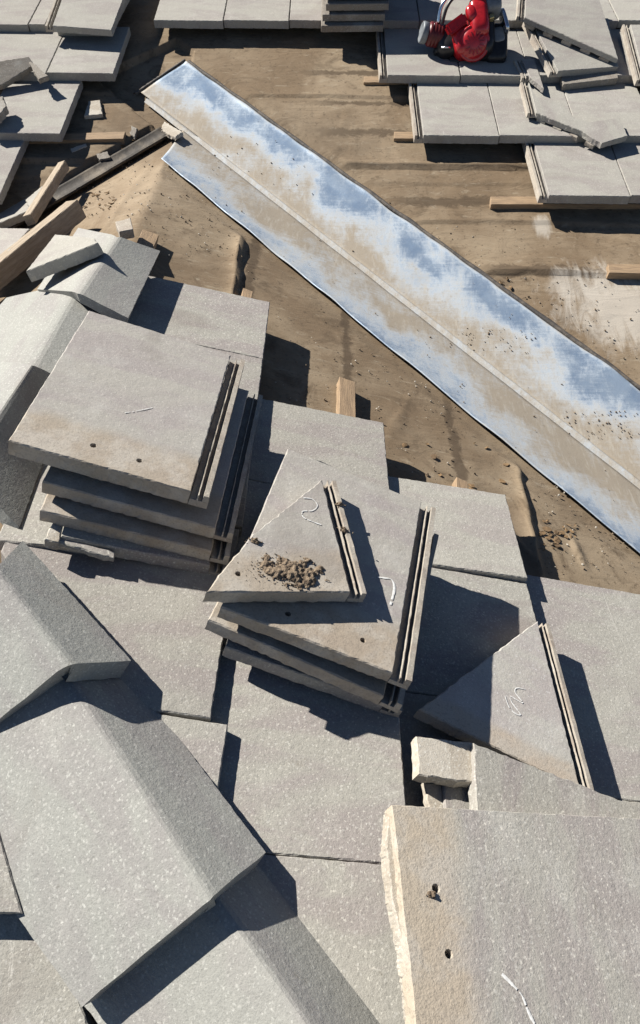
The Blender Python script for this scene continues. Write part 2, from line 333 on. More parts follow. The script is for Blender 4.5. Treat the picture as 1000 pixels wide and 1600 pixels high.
# ---------------------------------------------------------------- the setting
def smooth(a, b, x): t = np.clip((x-a)/(b-a), 0, 1); return t*t*(3-2*t)
def build_roof():
    xs = np.concatenate([np.arange(-2.6, -1.3, .02), np.arange(-1.3, 2.1, .0075), np.arange(2.1, 3.6, .02)]); ys = np.concatenate([np.arange(-1.2, .5, .02), np.arange(.5, 4.3, .0075), np.arange(4.3, 6, .02)]); X, Y = np.meshgrid(xs, ys)
    zA = -T*(X-XR); zC = T*(X-XR); zB = TB*(Y-YJ); zD = TD*(Y-YP)
    k = .010
    def smin(a, b): h = np.clip(.5+.5*(b-a)/k, 0, 1); return b*(1-h)+a*h-k*h*(1-h)
    g = smin(smin(zA, zC), zD); Z = np.maximum(g, zB)
    isB = (zB > g); isA = (~isB) & (zA <= zC) & (zA <= zD)
    def fbm(sx, sy, seed):
        rg = np.random.RandomState(seed); out = np.zeros_like(X)
        for o in range(5):
            f = 2**o; a = .5**o
            for _ in range(4):
                th = rg.uniform(0, 6.28); ph = rg.uniform(0, 6.28)
                out += a*np.sin((X*np.cos(th)*sx + Y*np.sin(th)*sy)*f*rg.uniform(.7, 1.3)+ph)
        return out/4
    Z0 = Z.copy(); Z = Z + .0022*fbm(9, 9, 1) + .0012*fbm(30, 30, 2)
    # laps on the main slope: a lower edge every 0.5 m running across it
    for (px, py, hgt) in ((680, 268, .017), (960, 432, .012), (450, 158, .005), (720, 350, .004), (1200, 300, .0)):
        y0 = hit(px, py, 'B').y; e = y0 + .008*fbm(5, 0, int(py)) ; dlt = Y-e
        Z += np.where(isB, hgt*np.exp(-np.clip(dlt, 0, 9)/.03)*smooth(-.004, .003, dlt)*(.8+.5*fbm(7, 0, 5)) , 0)
        Z += np.where(isB, .004*smooth(-.004, .003, dlt), 0)
    # laps and the curled tears on the gable slope, running with the ridge
    for (p0, p1, hgt) in (((380, 362), (368, 455), .022), ((808, 712), (842, 885), .030)):
        a = hit(*p0, 'A'); b = hit(*p1, 'A'); xe = a.x + (Y-a.y)*(b.x-a.x)/(b.y-a.y) + .004*fbm(0, 9, 7); dlt = xe-X
        fade = smooth(b.y-.5, b.y-.1, Y)*(1-smooth(a.y, a.y+.05, Y)*.6)
        Z += np.where(isA, hgt*np.exp(-np.clip(dlt, 0, 9)/.022)*smooth(-.004, .003, dlt)*fade*(.9+.4*fbm(0, 12, 8)), 0)
    # creased felt at the right of the gable slope, and a fold down it
    for (p0, p1, wd, hgt) in (((745, 775), (850, 900), .012, .012), ((885, 820), (915, 890), .01, .014), ((560, 500), (760, 680), .03, .006), ((470, 110), (440, 190), .012, .004), ((640, 620), (600, 700), .012, .005), ((860, 400), (900, 500), .014, .004), ((235, 240), (165, 300), .02, .006), ((205, 265), (130, 350), .015, .006)):
        a = hit(*p0, 'A'); b = hit(*p1, 'A'); dx, dy = b.x-a.x, b.y-a.y; LL = dx*dx+dy*dy
        tt = np.clip(((X-a.x)*dx+(Y-a.y)*dy)/LL, 0, 1); ds = np.hypot(X-a.x-tt*dx, Y-a.y-tt*dy) + .02*fbm(9, 9, int(p0[0])) + .006*fbm(30, 30, 3)
        Z += hgt*np.exp(-(ds/wd)**2)*np.clip(.7+.5*fbm(15, 15, int(p0[1])), 0, 1.3)*np.sin(np.pi*np.clip(tt*.96+.02, 0, 1))**.5
    vdist = np.where(X > XR, np.abs(KV*(X-XR)+(Y-YJ))/math.hypot(KV, 1), 9)
    vm = smooth(.30, .34, vdist); cr = (KV*(X-XR)+(Y-YJ))/math.hypot(KV, 1); al = ((X-XR)-KV*(Y-YJ))/math.hypot(KV, 1)
    vm = np.where((X <= XR) & (cr > -.08) & (cr < .35) & (al > -.5), 0, vm); c2 = (-KV*(X-XR)+(Y-YJ))/math.hypot(KV, 1); vm = np.where((X < XR) & (c2 > -.11) & (c2 < .09) & (Y < YJ), 0, vm); Z = Z0-.004*(1-vm) + (Z-Z0)*vm
    ny, nx = X.shape; me = bpy.data.meshes.new('roof_deck')
    v = np.stack([X, Y, Z], -1).reshape(-1, 3); idx = np.arange(nx*ny).reshape(ny, nx)
    q = np.stack([idx[:-1, :-1], idx[:-1, 1:], idx[1:, 1:], idx[1:, :-1]], -1).reshape(-1, 4)
    me.vertices.add(len(v)); me.vertices.foreach_set('co', v.ravel()); me.loops.add(q.size); me.loops.foreach_set('vertex_index', q.ravel())
    me.polygons.add(len(q)); me.polygons.foreach_set('loop_start', np.arange(0, q.size, 4)); me.update(calc_edges=True)
    me.polygons.foreach_set('use_smooth', np.ones(len(q), bool)); me.materials.append(MT['felt'])
    o = bpy.data.objects.new('roof_deck', me); COL.objects.link(o); tag(o, kind='structure')
build_roof()
bm = bmesh.new(); box(bm, -400, 400, -400, 400, -4.2, -4.0); tag(obj('ground', bm, 'ground'), kind='structure')

# ---------------------------------------------------------------- valley flashing
VD = Vector((1, -KV, -T)).normalized()
fl = empty('valley_flashing', frame(on(XR, YJ, 'B', .006), VD, Vector((0, 0, 1))))
tag(fl, 'long sheet metal valley flashing, blue-grey and dusty, crossing the roof diagonally', 'flashing')
SKY_BLUE = [(262,125,38),(330,150,32),(374,188,34),(440,228,30),(526,290,42),(560,318,34),(640,390,22),(762,474,34),(805,502,36),(935,604,52),(990,632,34),(690,425,18),(285,262,30),(330,292,28),(425,380,26),(503,430,36),(590,522,38),(660,560,40),(705,604,34),(380,340,20),(920,790,26),(1010,860,40)]  # patches where the blue sky reflection is painted on the sheet
DUST = [(374,228,30),(431,265,38),(470,300,24),(549,378,19),(320,185,24),(737,528,18),(784,532,24),(830,548,22),(925,662,26),(965,668,30),(1000,674,34),(300,215,24),(430,350,26),(520,440,18),(620,500,20),(800,640,30),(880,700,36),(690,690,30),(760,730,34),(860,770,30),(255,150,18),(960,750,30),(650,430,12),(560,420,14)]
def blobs(L, pl):
    o = []
    for (px, py, r) in L:
        c = hit(px, py, pl); e = hit(px+r, py, pl); o.append((c, (e-c).length))
    return o
def wing(side, prof, s0, s1, root, name, n=330):
    """sheet along the valley: prof = (distance out from the valley line, lift, dustiness)"""
    bm = bmesh.new(); lay = bm.verts.layers.float.new('dust'); out = VOUT if side == 'B' else -VOUT
    pr = []
    for (a, b) in zip(prof, prof[1:]):
        k = max(1, int(abs(a[0]-b[0])/.013)); pr += [tuple(a[i]+(b[i]-a[i])*q/k for i in range(3)) for q in range(k)]
    pr.append(prof[-1]); bl, du = blobs(SKY_BLUE, side), blobs(DUST, side); rows = []
    for i in range(n+1):
        row = []
        for k, (dw, lf, d0) in enumerate(pr):
            s = s0(dw) + (s1-s0(dw))*i/n; p = J + VD*s + out*dw
            z = (TB*(p.y-YJ) if side == 'B' else -T*(p.x-XR)); edge = max(0, 1-abs(dw-pr[0][0])/.03)
            wv = .003*noise.noise(Vector((s*5, dw*9, 3))) + edge*.006*noise.noise(Vector((s*7, 7, 1)))
            p = p + out*(edge*.006*noise.noise(Vector((s*4, 2, 9)))); p.z = z+.009+lf+wv
            dv = d0; pw = p + Vector((noise.noise(p*7), noise.noise(p*7+Vector((9, 3, 1))), 0))*.09 + Vector((noise.noise(p*22), noise.noise(p*22+Vector((9, 3, 1))), 0))*.03
            ul = pw.x*.67+pw.y*-.74
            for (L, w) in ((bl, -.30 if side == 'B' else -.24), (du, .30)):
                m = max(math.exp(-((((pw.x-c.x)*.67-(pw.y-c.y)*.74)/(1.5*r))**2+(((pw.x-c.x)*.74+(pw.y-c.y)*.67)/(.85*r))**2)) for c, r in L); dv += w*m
            v = bm.verts.new(p); v[lay] = dv; row.append(v)
        rows.append(row)
    for i in range(n):
        for k in range(len(pr)-1): bm.faces.new((rows[i][k], rows[i][k+1], rows[i+1][k+1], rows[i+1][k]))
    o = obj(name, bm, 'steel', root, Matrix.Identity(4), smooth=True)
    md = o.modifiers.new('s', 'SOLIDIFY'); md.thickness = .0008; md.offset = -1
    return o
WB, WA = .288, .275; fl_s = -.30
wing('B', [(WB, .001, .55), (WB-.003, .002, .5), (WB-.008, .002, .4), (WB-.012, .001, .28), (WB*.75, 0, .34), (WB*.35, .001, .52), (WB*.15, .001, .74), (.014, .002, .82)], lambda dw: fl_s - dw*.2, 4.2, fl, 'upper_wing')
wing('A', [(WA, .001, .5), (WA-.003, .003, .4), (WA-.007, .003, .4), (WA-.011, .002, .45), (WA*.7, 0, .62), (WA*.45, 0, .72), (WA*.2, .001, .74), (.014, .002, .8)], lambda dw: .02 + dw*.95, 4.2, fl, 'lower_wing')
def trim():     # dark strip turned against the upper edge, and the turned-up cut end at the top
    for nm, fn, n in (('edge_fold', lambda t: (J+VD*(fl_s-.05+4.4*t)+VOUT*(WB+.003)), 220), ('end_fold', lambda t: J+VD*(fl_s-.006-.056*t)+VOUT*(-.01+(WB+.012)*t), 30)):
        bm = bmesh.new(); prev = None
        for i in range(n+1):
            t = i/n; p = fn(t); q = fn(min(1, t+.01))-fn(max(0, t-.01)); q.z = 0; q.normalize(); o_ = Vector((-q.y, q.x, 0)); o_ = o_ if o_.dot(VOUT if nm == 'edge_fold' else -VD) > 0 else -o_
            row = []
            for (a, z) in ((0, .001), (.0, .0085), (.004, .010), (.013+.006*noise.noise(Vector((t*40, 1, 1))), .006), (.016+.006*noise.noise(Vector((t*40, 1, 1))), -.002)):
                v = p+o_*a; v.z = max(TB*(v.y-YJ), -T*(v.x-XR) if v.x > XR else -9)+.006+z+.002*noise.noise(Vector((t*60, a*90, 0))); row.append(bm.verts.new(v))
            if prev:
                for k in range(4): bm.faces.new((prev[k], prev[k+1], row[k+1], row[k]))
            prev = row
        obj(nm, bm, 'dark_edge', fl, Matrix.Identity(4), smooth=True)
trim()
def rib_sweep():
    bm = bmesh.new(); lay = bm.verts.layers.float.new('dust'); pr = [(-.0138, .0), (-.008, .006), (-.003, .021), (.003, .021), (.008, .006), (.0138, .0)]; prev = None; out = VOUT
    for i in range(160):
        s = fl_s+.06 + (4.1-fl_s)*i/159; c = J + VD*s; row = []
        for (a, z) in pr:
            p = c+out*a; zz = max(TB*(p.y-YJ), -T*(p.x-XR) if p.x > XR else -9); v = bm.verts.new((p.x, p.y, zz+.0105+z*(.7 if s > .1 else .35)+.0015*noise.noise(Vector((s*12, a*50, 0))))); v[lay] = .66; row.append(v)
        if prev:
            for k in range(5): bm.faces.new((prev[k], prev[k+1], row[k+1], row[k]))
        prev = row
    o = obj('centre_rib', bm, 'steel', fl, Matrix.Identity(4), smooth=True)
rib_sweep()
# second valley, on the far side of the ridge: narrow dirty channel
def flashing2():
    root = empty('valley_flashing', frame(on(XR, YJ, 'B', .006), Vector((-1, -1, 0)), Vector((0, 0, 1))))
    tag(root, 'narrow dark dirty flashing left of the ridge, behind the leaning lath', 'flashing')
    vd = Vector((-1, -KV, -T)).normalized(); out = Vector((-KV, 1, 0)).normalized()
    for nm, prof in (('sheet', [(.055, .006), (.05, .003), (.03, .001), (.012, .002), (.004, .006), (-.004, .002), (-.02, .001), (-.034, .003)]), ('edge_fold', [(-.0345, .003), (-.035, .014), (-.038, .014), (-.039, .004)])):
        bm = bmesh.new(); lay = bm.verts.layers.float.new('dust'); prev = None
        for i in range(70):
            s = .06 + 1.5*i/69; c = J+vd*s; row = []
            for a, lf in prof:
                p = c+out*(a+.003*noise.noise(Vector((s*8, 4, 4)))); zz = TB*(p.y-YJ) if a > 0 else T*(p.x-XR); v = bm.verts.new((p.x, p.y, zz+.008+lf+.001*noise.noise(Vector((s*15, a*20, 2))))); v[lay] = .75; row.append(v)
            if prev:
                for k in range(len(prof)-1): bm.faces.new((prev[k], prev[k+1], row[k+1], row[k]))
            prev = row
        o = obj(nm, bm, 'soiled', root, Matrix.Identity(4), smooth=True); md = o.modifiers.new('s', 'SOLIDIFY'); md.thickness = .0008
flashing2()

# ---------------------------------------------------------------- battens
def batten(p0, p1, pl, ext, label, w=.045, th=.03, mat='wood', dz=0, jag=True):
    """batten from its visible end p0 through p1 and on by ext metres under the tiles"""
    a = hit(*p0, pl, dz+th); b = hit(*p1, pl, dz+th); d = (b-a).normalized(); b = a+d*ext; n = PL[pl][0].normalized()
    mw = frame(a, d, n); L = ext
    pts = [(0, -w/2), (L, -w/2), (L, w/2), (.004 if jag else 0, w/2)]
    bm = slab_bm(pts, th-.001, step=.02, jit=.0005, ch=.0012); o = obj('batten', bm, mat, None, mw); tag(o, label, 'batten', 'wooden battens nailed across the roof felt'); return o
batten((568, 124), (610, 124), 'B', 1.5, 'wooden batten end left of the highest right-hand tile course')
batten((615, 211), (652, 211), 'B', 1.4, 'short batten end left of the double-ribbed middle right tile course')
batten((766, 313), (850, 313), 'B', 1.3, 'longest bare batten end sticking out below right tiles, pale cut end')
batten((950, 419), (1000, 420), 'B', .8, 'orange-ended batten at the right edge of the photo, lowest on the main slope')
batten((195, 211), (122, 213), 'B', 1.0, 'thin pale batten end in the debris left of the metal flashing top')
batten((543, 592), (543, 640), 'A', .7, 'upright-looking short batten end above the lower tile stack')
batten((388, 452), (385, 470), 'A', .9, 'orange tip of batten beside the torn felt edge', w=.03)
batten((722, 748), (722, 770), 'A', .7, 'tiny batten tip above the right-hand laid tile', w=.03)
batten((236, 362), (226, 385), 'A', .5, 'small batten stub right of the topmost ridge cap', w=.05)

# ---------------------------------------------------------------- laid tiles, gable slope
AX = Vector((1, 0, -T)).normalized(); AN = PL['A'][0].normalized()
GA = 'tiles laid on the near slope'; GB = 'tiles laid on the main slope at the right'; GL = 'tiles laid on the main slope at the left'; GLO = 'loose tiles lying on the roof'
def laidA(xb, y0, y1, label, mat='tile', L=.40, yaw=0, dzb=.08, dzh=.045, **k):
    """butt edge at plan x = xb, spanning y0 (near) to y1 (far)"""
    P = [on(xb-L*CT, y0, 'A', dzh), on(xb-L*CT, y1, 'A', dzh), on(xb, y1, 'A', dzb), on(xb, y0, 'A', dzb)]
    P = [P[0], P[3], P[2], P[1]]; f = lambda v: min((v.x-XR)*1.08-(YP-v.y)-.02, v.x-XR-.02); Q = []
    for i in range(4):
        a, b = P[i], P[(i+1) % 4]; fa, fb = f(a), f(b)
        if fa >= 0: Q.append(a)
        if fa*fb < 0:
            lo, hi = (0, 1)
            for _ in range(30):
                m_ = (lo+hi)/2
                if f(a.lerp(b, m_))*fa > 0: lo = m_
                else: hi = m_
            Q.append(a.lerp(b, lo))
    P0 = P; P = Q if len(Q) > 2 else P
    N = (P0[1]-P0[0]).cross(P0[3]-P0[0]); N = N if N.z > 0 else -N
    mw = frame(P0[0], P0[1]-P0[0], N); inv = mw.inverted(); q = [(inv@p).xy for p in P]
    mw = mw @ Matrix.Rotation(yaw, 4, 'Z')
    return flat(q, mw, label, mat, group=GA, **k)
XB = [-.445, -.148, .146, .442, .735, 1.03]
gap = .0012
# course 0 (next to the ridge), hidden mostly by the caps
laidA(-.36, .868, 1.15, 'tile under the upper stack beside the ridge caps', L=.2)
# course 1
laidA(XB[1], 1.60, 1.893, 'far corner tile of the first course, beside the torn felt and topmost ridge cap')
laidA(XB[1], 1.30, 1.60-gap, 'tile with purple streak just behind the top of the upper stack')
laidA(XB[1], 1.0, 1.30-gap, 'first course tile beneath the right side of upper stack')
laidA(XB[1]-.012, .594, 1.0-gap, 'broad flat tile in front of the upper stack, its right edge over a dark gap', yaw=R(-1))
laidA(XB[1]+.006, .30, .592, 'pinkish first course tile corner beside the hip cap', yaw=R(-1.5))
# course 2
laidA(XB[2]+.008, 1.17, 1.468, 'far corner tile of the second course, beside the short upright batten')
laidA(XB[2]+.004, .87, 1.17-gap, 'second course tile beneath the lower stack')
laidA(XB[2]-.012, .405, .735, 'large bare tile directly in front of the lower stack, hip cap shadow on its left', L=.42, dzb=.098)
laidA(XB[2]-.02, .11, .405-gap, 'near tile of the second course with purple tint, beside the lowest hip cap', L=.42, dzb=.096)
laidA(XB[2]-.01, .735+gap, .87-gap, 'narrow tile strip hidden under the lower stack')
# course 3
laidA(XB[3], 1.032, 1.295, 'far corner tile of the third course, between lower stack and bare felt', yaw=R(.5), dzb=.09)
laidA(XB[3], .72, 1.032-gap, 'third course tile in the big stack shadow', dzb=.078)
laidA(XB[3]+.004, .42, .72-gap, 'third course tile under the cut tile with the squiggle')
# course 4
laidA(.78, .583, 1.085, 'wide tile at the right edge reaching up to the creased felt', L=.42)
laidA(.78, .26, .583-gap, 'reddish tile at the right edge behind the near tile', L=.42)

# ---------------------------------------------------------------- upper stack
GS1 = 'tiles piled in the upper stack'
tile([(13, 688), (298, 768)], 'A', .218, 'top tile of the upper stack, two nail holes, two raised ribs on its right', 'tile_smooth', L=.445, rib=(1, 2), group=GS1, holes=[(.125, .045), (.205, .04)], th=.031)
tile([(66, 752), (337, 826)], 'A', .166, 'second tile of the upper stack, pale corner at left', 'tile_smooth', L=.43, rib=(1, 2), group=GS1)
tile([(62, 797), (331, 862)], 'A', .128, 'third tile of the upper stack with stepped pale corner', 'tile_smooth', L=.43, rib=(1, 2), group=GS1)
tile([(95, 838), (328, 884)], 'A', .10, 'lowest tile of the upper stack, mostly in shade', 'tile', L=.43, rib=(1, 2), group=GS1)
# ---------------------------------------------------------------- lower stack
GS2 = 'tiles piled in the lower stack'
tile([(322, 925), (548, 925), (503, 748), (388, 842)], 'A', .238, 'triangular cut tile with chalk squiggle and dirt clump on the lower stack', 'tile_smooth', rib=(1, 2), rough=(2, 3), group=GS2, holes=[(.055, .035)], w=.03)
tile([(345, 948), (614, 1052)], 'A', .205, 'whole tile under the triangular cut tile, two nail holes and long bright rib', 'tile_smooth', L=.425, rib=(1, 2), group=GS2, holes=[(.10, .035), (.225, .04)])
tile([(325, 968), (600, 1088)], 'A', .16, 'second tile from the bottom of the lower stack, broken pale left corner', 'tile_smooth', L=.42, rib=(1, 2), group=GS2)
tile([(352, 1010), (600, 1100)], 'A', .12, 'bottom tile of the lower stack', 'tile', L=.40, group=GS2, rib=(1, 2))

# ---------------------------------------------------------------- loose tiles on the near slope
tile([(655, 1108), (908, 1235), (840, 970)], 'A', .112, 'cut tile with chalk squiggle lying flat on the third course, rib on its right', 'tile_light', rib=(1, 2), rough=(2,), group=GLO, w=.028)
tile([(740, 1160), (745, 1290), (1060, 1330), (1060, 1286)], 'A', .135, 'tile with lit left edge between the squiggle tile and the nearest tile', 'tile', group=GLO, rough=(3,), th=.024)
tile([(650, 1150), (653, 1210), (738, 1222), (740, 1160)], 'A', .124, 'small broken tile chunk caked with mortar beside the dark gap', 'mortar', th=.022, rough=(0, 1), group=GLO, name='tile_fragment', cat='tile fragment')
tile([(694, 1216), (696, 1285), (745, 1290), (742, 1216)], 'A', .098, 'narrow tile piece under the mortar-caked chunk', 'tile', th=.02, group=GLO, name='tile_fragment', cat='tile fragment')
tile([(662, 1222), (670, 1268), (694, 1268), (690, 1225)], 'A', .09, 'greenish sliver of tile in the dark gap', 'mortar', th=.012, rough=(0, 1, 2, 3), group=GLO, name='tile_fragment', cat='tile fragment')
tile([(655, 1660), (612, 1257), (1120, 1285), (1250, 1690)], 'A', .165, 'nearest big tile with tan dirt strip, nail holes and crumbling left edge', 'tile_near', group=GLO, rough=(), jit=.0006, holes=[(.105, .05), (.18, .055)])
for (a, lab, r) in (([(608, 1264), (603, 1325), (611, 1395), (628, 1480), (638, 1550), (652, 1660), (668, 1660), (628, 1400), (613, 1264)], 'crumbled pale mortar edge stuck along the nearest tile', (1, 3)),):
    tile(a, 'A', .152, lab, 'mortar', th=.022, rough=(), group=GLO, name='tile_fragment', cat='tile fragment', jit=.0006, step=.003)
tile([(88, 800), (70, 842), (92, 848), (100, 812)], 'A', .10, 'upright sliver of tile at the left foot of the upper stack', 'mortar', th=.02, rough=(0, 1, 2, 3), name='tile_fragment', cat='tile fragment')
tile([(70, 842), (178, 872), (180, 862), (92, 838)], 'A', .094, 'thin broken strip of tile in front of the upper stack', 'tile', th=.012, rough=(0, 1, 2, 3), name='tile_fragment', cat='tile fragment')

# ---------------------------------------------------------------- ridge and hip caps
def cap(hiA, loA, hiR, loR, hiL, loL, label, th=.024):
    """angular cap tile: apex line hi->lo, right and left wing edges; every point (px, py, plane, lift)"""
    g = lambda p: hit(p[0], p[1], p[2], p[3]) if len(p) == 4 else Vector(p)
    a0, a1, r0_, r1_, l0, l1 = map(g, (hiA, loA, hiR, loR, hiL, loL))
    ax = (a1-a0).normalized(); mw = frame(a0, ax, Vector((0, 0, 1))); inv = mw.inverted()
    bm = bmesh.new(); n = 46; rows = []
    for i in range(n+1):
        t = i/n; A_, R_, L_ = a0.lerp(a1, t), r0_.lerp(r1_, t), l0.lerp(l1, t); row = []
        for (e, k) in ((L_, 1), (L_, .85), (L_, .7), (L_, .5), (L_, .3), (L_, .12), (L_, .05), (A_, 0), (R_, .05), (R_, .12), (R_, .3), (R_, .5), (R_, .7), (R_, .85), (R_, 1)):
            p = A_.lerp(e, k)
            p = p - Vector((0, 0, .0045*max(0, 1-k/.13)**2))
            p = p + ax*(random.uniform(-.0009, .0009) if i in (0, n) else 0) + (A_-p).normalized()*(random.uniform(-.0007, .0007) if k == 1 else 0)
            row.append(inv@p)
        rows.append(row)
    def nrm(i, k):
        a = rows[min(i+1, n)][k]-rows[max(i-1, 0)][k]; b = rows[i][min(k+1, 14)]-rows[i][max(k-1, 0)]; q = b.cross(a); q = q if q.z > 0 else -q; return q.normalized()
    top = [[bm.verts.new(rows[i][k]) for k in range(15)] for i in range(n+1)]
    bot = [[bm.verts.new(rows[i][k]-nrm(i, k)*th*(1+random.uniform(-.05, .05)*(i in (0, n)))) for k in range(15)] for i in range(n+1)]
    for i in range(n):
        for k in range(14):
            bm.faces.new((top[i][k], top[i][k+1], top[i+1][k+1], top[i+1][k])); bm.faces.new((bot[i][k], bot[i+1][k], bot[i+1][k+1], bot[i][k+1]))
        for k in (0, 14): bm.faces.new((top[i][k], top[i+1][k], bot[i+1][k], bot[i][k]))
    for k in range(14):
        for i in (0, n): bm.faces.new((top[i][k], top[i][k+1], bot[i][k+1], bot[i][k]))
    o = obj('ridge_cap', bm, 'cap', None, mw); tag(o, label, 'ridge cap', 'angular cap tiles along the ridge and hip')
    print(label[:30], 'len', round((a1-a0).length, 3), 'wR', round((r1_-a1).length, 3), 'wL', round((l1-a1).length, 3)); return o
cap((182, 368, 'Z', .12), (120, 456, 'Z', .12), (250, 392, 'A', .105), (200, 497, 'A', .105), (122, 356, 'C', .085), (58, 452, 'C', .085), 'topmost ridge cap, tilted grey right side, broken chip lying on its left')
cap((122, 440, 'Z', .09), (42, 578, 'Z', .09), (200, 470, 'A', .075), (130, 640, 'A', .075), (10, 465, 'C', .06), (-75, 560, 'C', .06), 'ridge cap under the topmost one, partly behind the upper stack')
cap((48, 568, 'Z', .12), (-62, 728, 'Z', .12), (112, 600, 'A', .05), (30, 824, 'A', .055), (-90, 560, 'C', .04), (-200, 640, 'C', .04), 'dark-sided ridge cap at the left edge with pale lichen on its corner')
cap((-10, 890, 'Z', .12), (106, 1037, 'A', .155), (36, 845, 'A', .10), (205, 1032, 'A', .105), (-140, 980, 'D', .08), (-22, 1140, 'D', .09), 'upper hip cap at the left edge, casting a curved shadow', .036)
cap((90, 1040, 'A', .103), (328, 1404, 'A', .155), (215, 1068, 'A', .058), (415, 1332, 'A', .105), (-145, 1190, 'D', .045), (128, 1573, 'D', .085), 'large middle hip cap in the lower left with pale left face', .036)
cap((310, 1370, 'A', .115), (500, 1628, 'A', .15), (395, 1320, 'A', .06), (640, 1640, 'A', .085), (100, 1530, 'D', .044), (330, 1830, 'D', .07), 'lowest hip cap at the bottom of the photo', .03)
# tiles of the hip end
tile([(-300, 1425), (34, 1427), (-30, 1200), (-300, 1190)], 'D', .08, 'tile on the hip end whose lower edge shows at the left border', 'tile', group='tiles laid on the hip end')
tile([(-300, 1950), (260, 1950), (60, 1380), (-300, 1380)], 'D', .046, 'yellowish tile on the hip end in the bottom left corner', 'tile', group='tiles laid on the hip end')

# ---------------------------------------------------------------- laid tiles, main slope
def laidB(p0, p1, label, rib=None, L=.42, dz=.10, group=GB, mat='tile_far', width=None, cutr=None, **k):
    """butt edge from pixel p0 (left) to p1 (right)"""
    a = hit(*p0, 'B', dz); b = hit(*p1, 'B', dz); b.y = a.y = (a.y+b.y)/2; b.z = a.z = TB*(a.y-YJ)+dz
    if width: b.x = a.x+width
    up_ = Vector((0, 1, TB-.035/L)).normalized()*L
    P = [b+up_, a+up_, a, b]
    if cutr is not None: c = hit(*cutr, 'B', dz); P[0] = b + up_ + Vector((c.x-b.x, 0, 0))*(L/abs((c-b).length) if (c-b).length else 1)
    N = (P[1]-P[0]).cross(P[3]-P[0]); N = N if N.z > 0 else -N
    mw = frame(P[0], P[1]-P[0], N); inv = mw.inverted(); q = [(inv@v).xy for v in P]
    ri = (1, 2) if rib else None
    return flat(q, mw, label, mat, th=.032, rib=ri, group=group, **k)
# right-hand group
laidB((606, 118), (719, 118), 'ribbed end tile of the highest right course, left of the red machine', True)
laidB((721, 118), (828, 118), 'tile right under the red machine')
laidB((829, 118), (945, 118), 'tile behind the loose pile, right of the red machine')
laidB((946, 118), (1060, 118), 'tile at the right edge beyond the loose pile')
laidB((662, 212), (780, 212), 'ribbed end tile of the middle right course', True)
laidB((781.5, 212), (905, 212), 'tile of the middle right course under the broken loose tile')
laidB((906, 212), (1030, 212), 'tile of the middle right course in the pile shadow')
laidB((858, 306), (985, 306), 'ribbed end tile of the lowest right course', True)
laidB((986.5, 306), (1120, 306), 'last tile of the lowest right course at the photo edge')
# top course
for i, (x0, x1, lab) in enumerate(((240, 348, 'leftmost tile of the long top course, with cut left corner'), (349.5, 451, 'second tile of the long top course'), (452.5, 556, 'third tile of the long top course, beside the shaded pile'), (557.5, 655, 'top course tile hidden in shade behind the red machine'), (656.5, 760, 'top course tile directly behind the red machine'), (761.5, 862, 'top course tile behind the loose ribbed pile'), (863.5, 966, 'top course tile at upper right above the dark gap'), (967.5, 1070, 'top course tile at the upper right corner'))):
    laidB((x0, 32), (x1, 32), lab, group='tiles of the top course', th=.03) if False else laidB((x0, 32), (x1, 32), lab, group='tiles of the top course')
# left-hand group
laidB((-60, 38), (43, 38), 'tile at the upper left corner', group=GL); laidB((44.5, 38), (70, 38), 'narrow tile at upper left, left of the twin ribs', group=GL)
laidB((88, 46), (172, 46), 'flat tile below the twin-ribbed loose tile at upper left', group=GL)
tile([(215, -62), (118, -62), (82, 40), (174, 47)], 'B', .15, 'loose tile at the upper left with twin ribs on its left', 'tile_far', rib=(1, 2), group=GLO)
tile([(222, -50), (124, -58), (92, 40), (172, 46)], 'B', .115, 'hidden tile under the twin-ribbed loose tile', 'tile_far', group=GLO)
laidB((-60, 114), (71, 114), 'tile under the dark broken chunk at the left edge', group=GL); laidB((72.5, 114), (177, 114), 'tile with a ragged shadow, right end of its course at the left', group=GL)
laidB((-30, 208), (94, 208), 'tile at the left edge with a dark oval shadow', group=GL, mat='tile_far')
laidB((-110, 306), (-1, 306), 'steep looking tile corner at the left edge', group=GL)
# the shaded pile at the top
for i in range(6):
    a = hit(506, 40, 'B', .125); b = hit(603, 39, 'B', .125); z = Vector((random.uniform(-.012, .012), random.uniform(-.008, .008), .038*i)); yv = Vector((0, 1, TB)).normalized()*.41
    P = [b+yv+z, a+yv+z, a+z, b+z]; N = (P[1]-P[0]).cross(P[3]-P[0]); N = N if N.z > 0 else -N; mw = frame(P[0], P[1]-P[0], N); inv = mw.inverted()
    flat([(inv@v).xy for v in P], mw, ('lowest', 'second lowest', 'third lowest', 'fourth lowest', 'fifth lowest', 'topmost')[i] + ' tile of the dark pile at the top edge', 'under', group='tiles in the shaded pile at the top edge')  # dark concrete puts the pile's shade into its colour

# loose tiles, upper right
GP = 'loose pile at the upper right'
tile([(822, -8), (936, -2), (966, 92), (820, 27)], 'B', [.19, .16, .15, .19], 'top loose tile of the right pile with a toothed lower edge', 'tile_far', th=.02, rib=(0, 3), lugs=(3, 2, 5), group=GP)
tile([(830, 30), (950, 28), (967, 103), (872, 111)], 'B', [.15, .13, .12, .13], 'loose tile beneath the top one, ribs down its left side', 'tile_far', rib=(0, 3), group=GP)
tile([(862, 60), (958, 60), (966, 122), (880, 132)], 'B', .10, 'shaded tile at the bottom of the right pile', 'under', group=GP)  # shade beneath the pile painted by the darker concrete
tile([(826, 128), (838, 152), (880, 162), (896, 182), (920, 191), (968, 184), (981, 212), (940, 224), (908, 204), (872, 190), (838, 176)], 'B', .125, 'broken pale tile piece with toothed edge lying across two courses', 'tile_far', th=.022, rough=(1, 2, 3, 4, 7, 8, 9), rib=(0, 10), lugs=(10, 7, 4), group=GP)
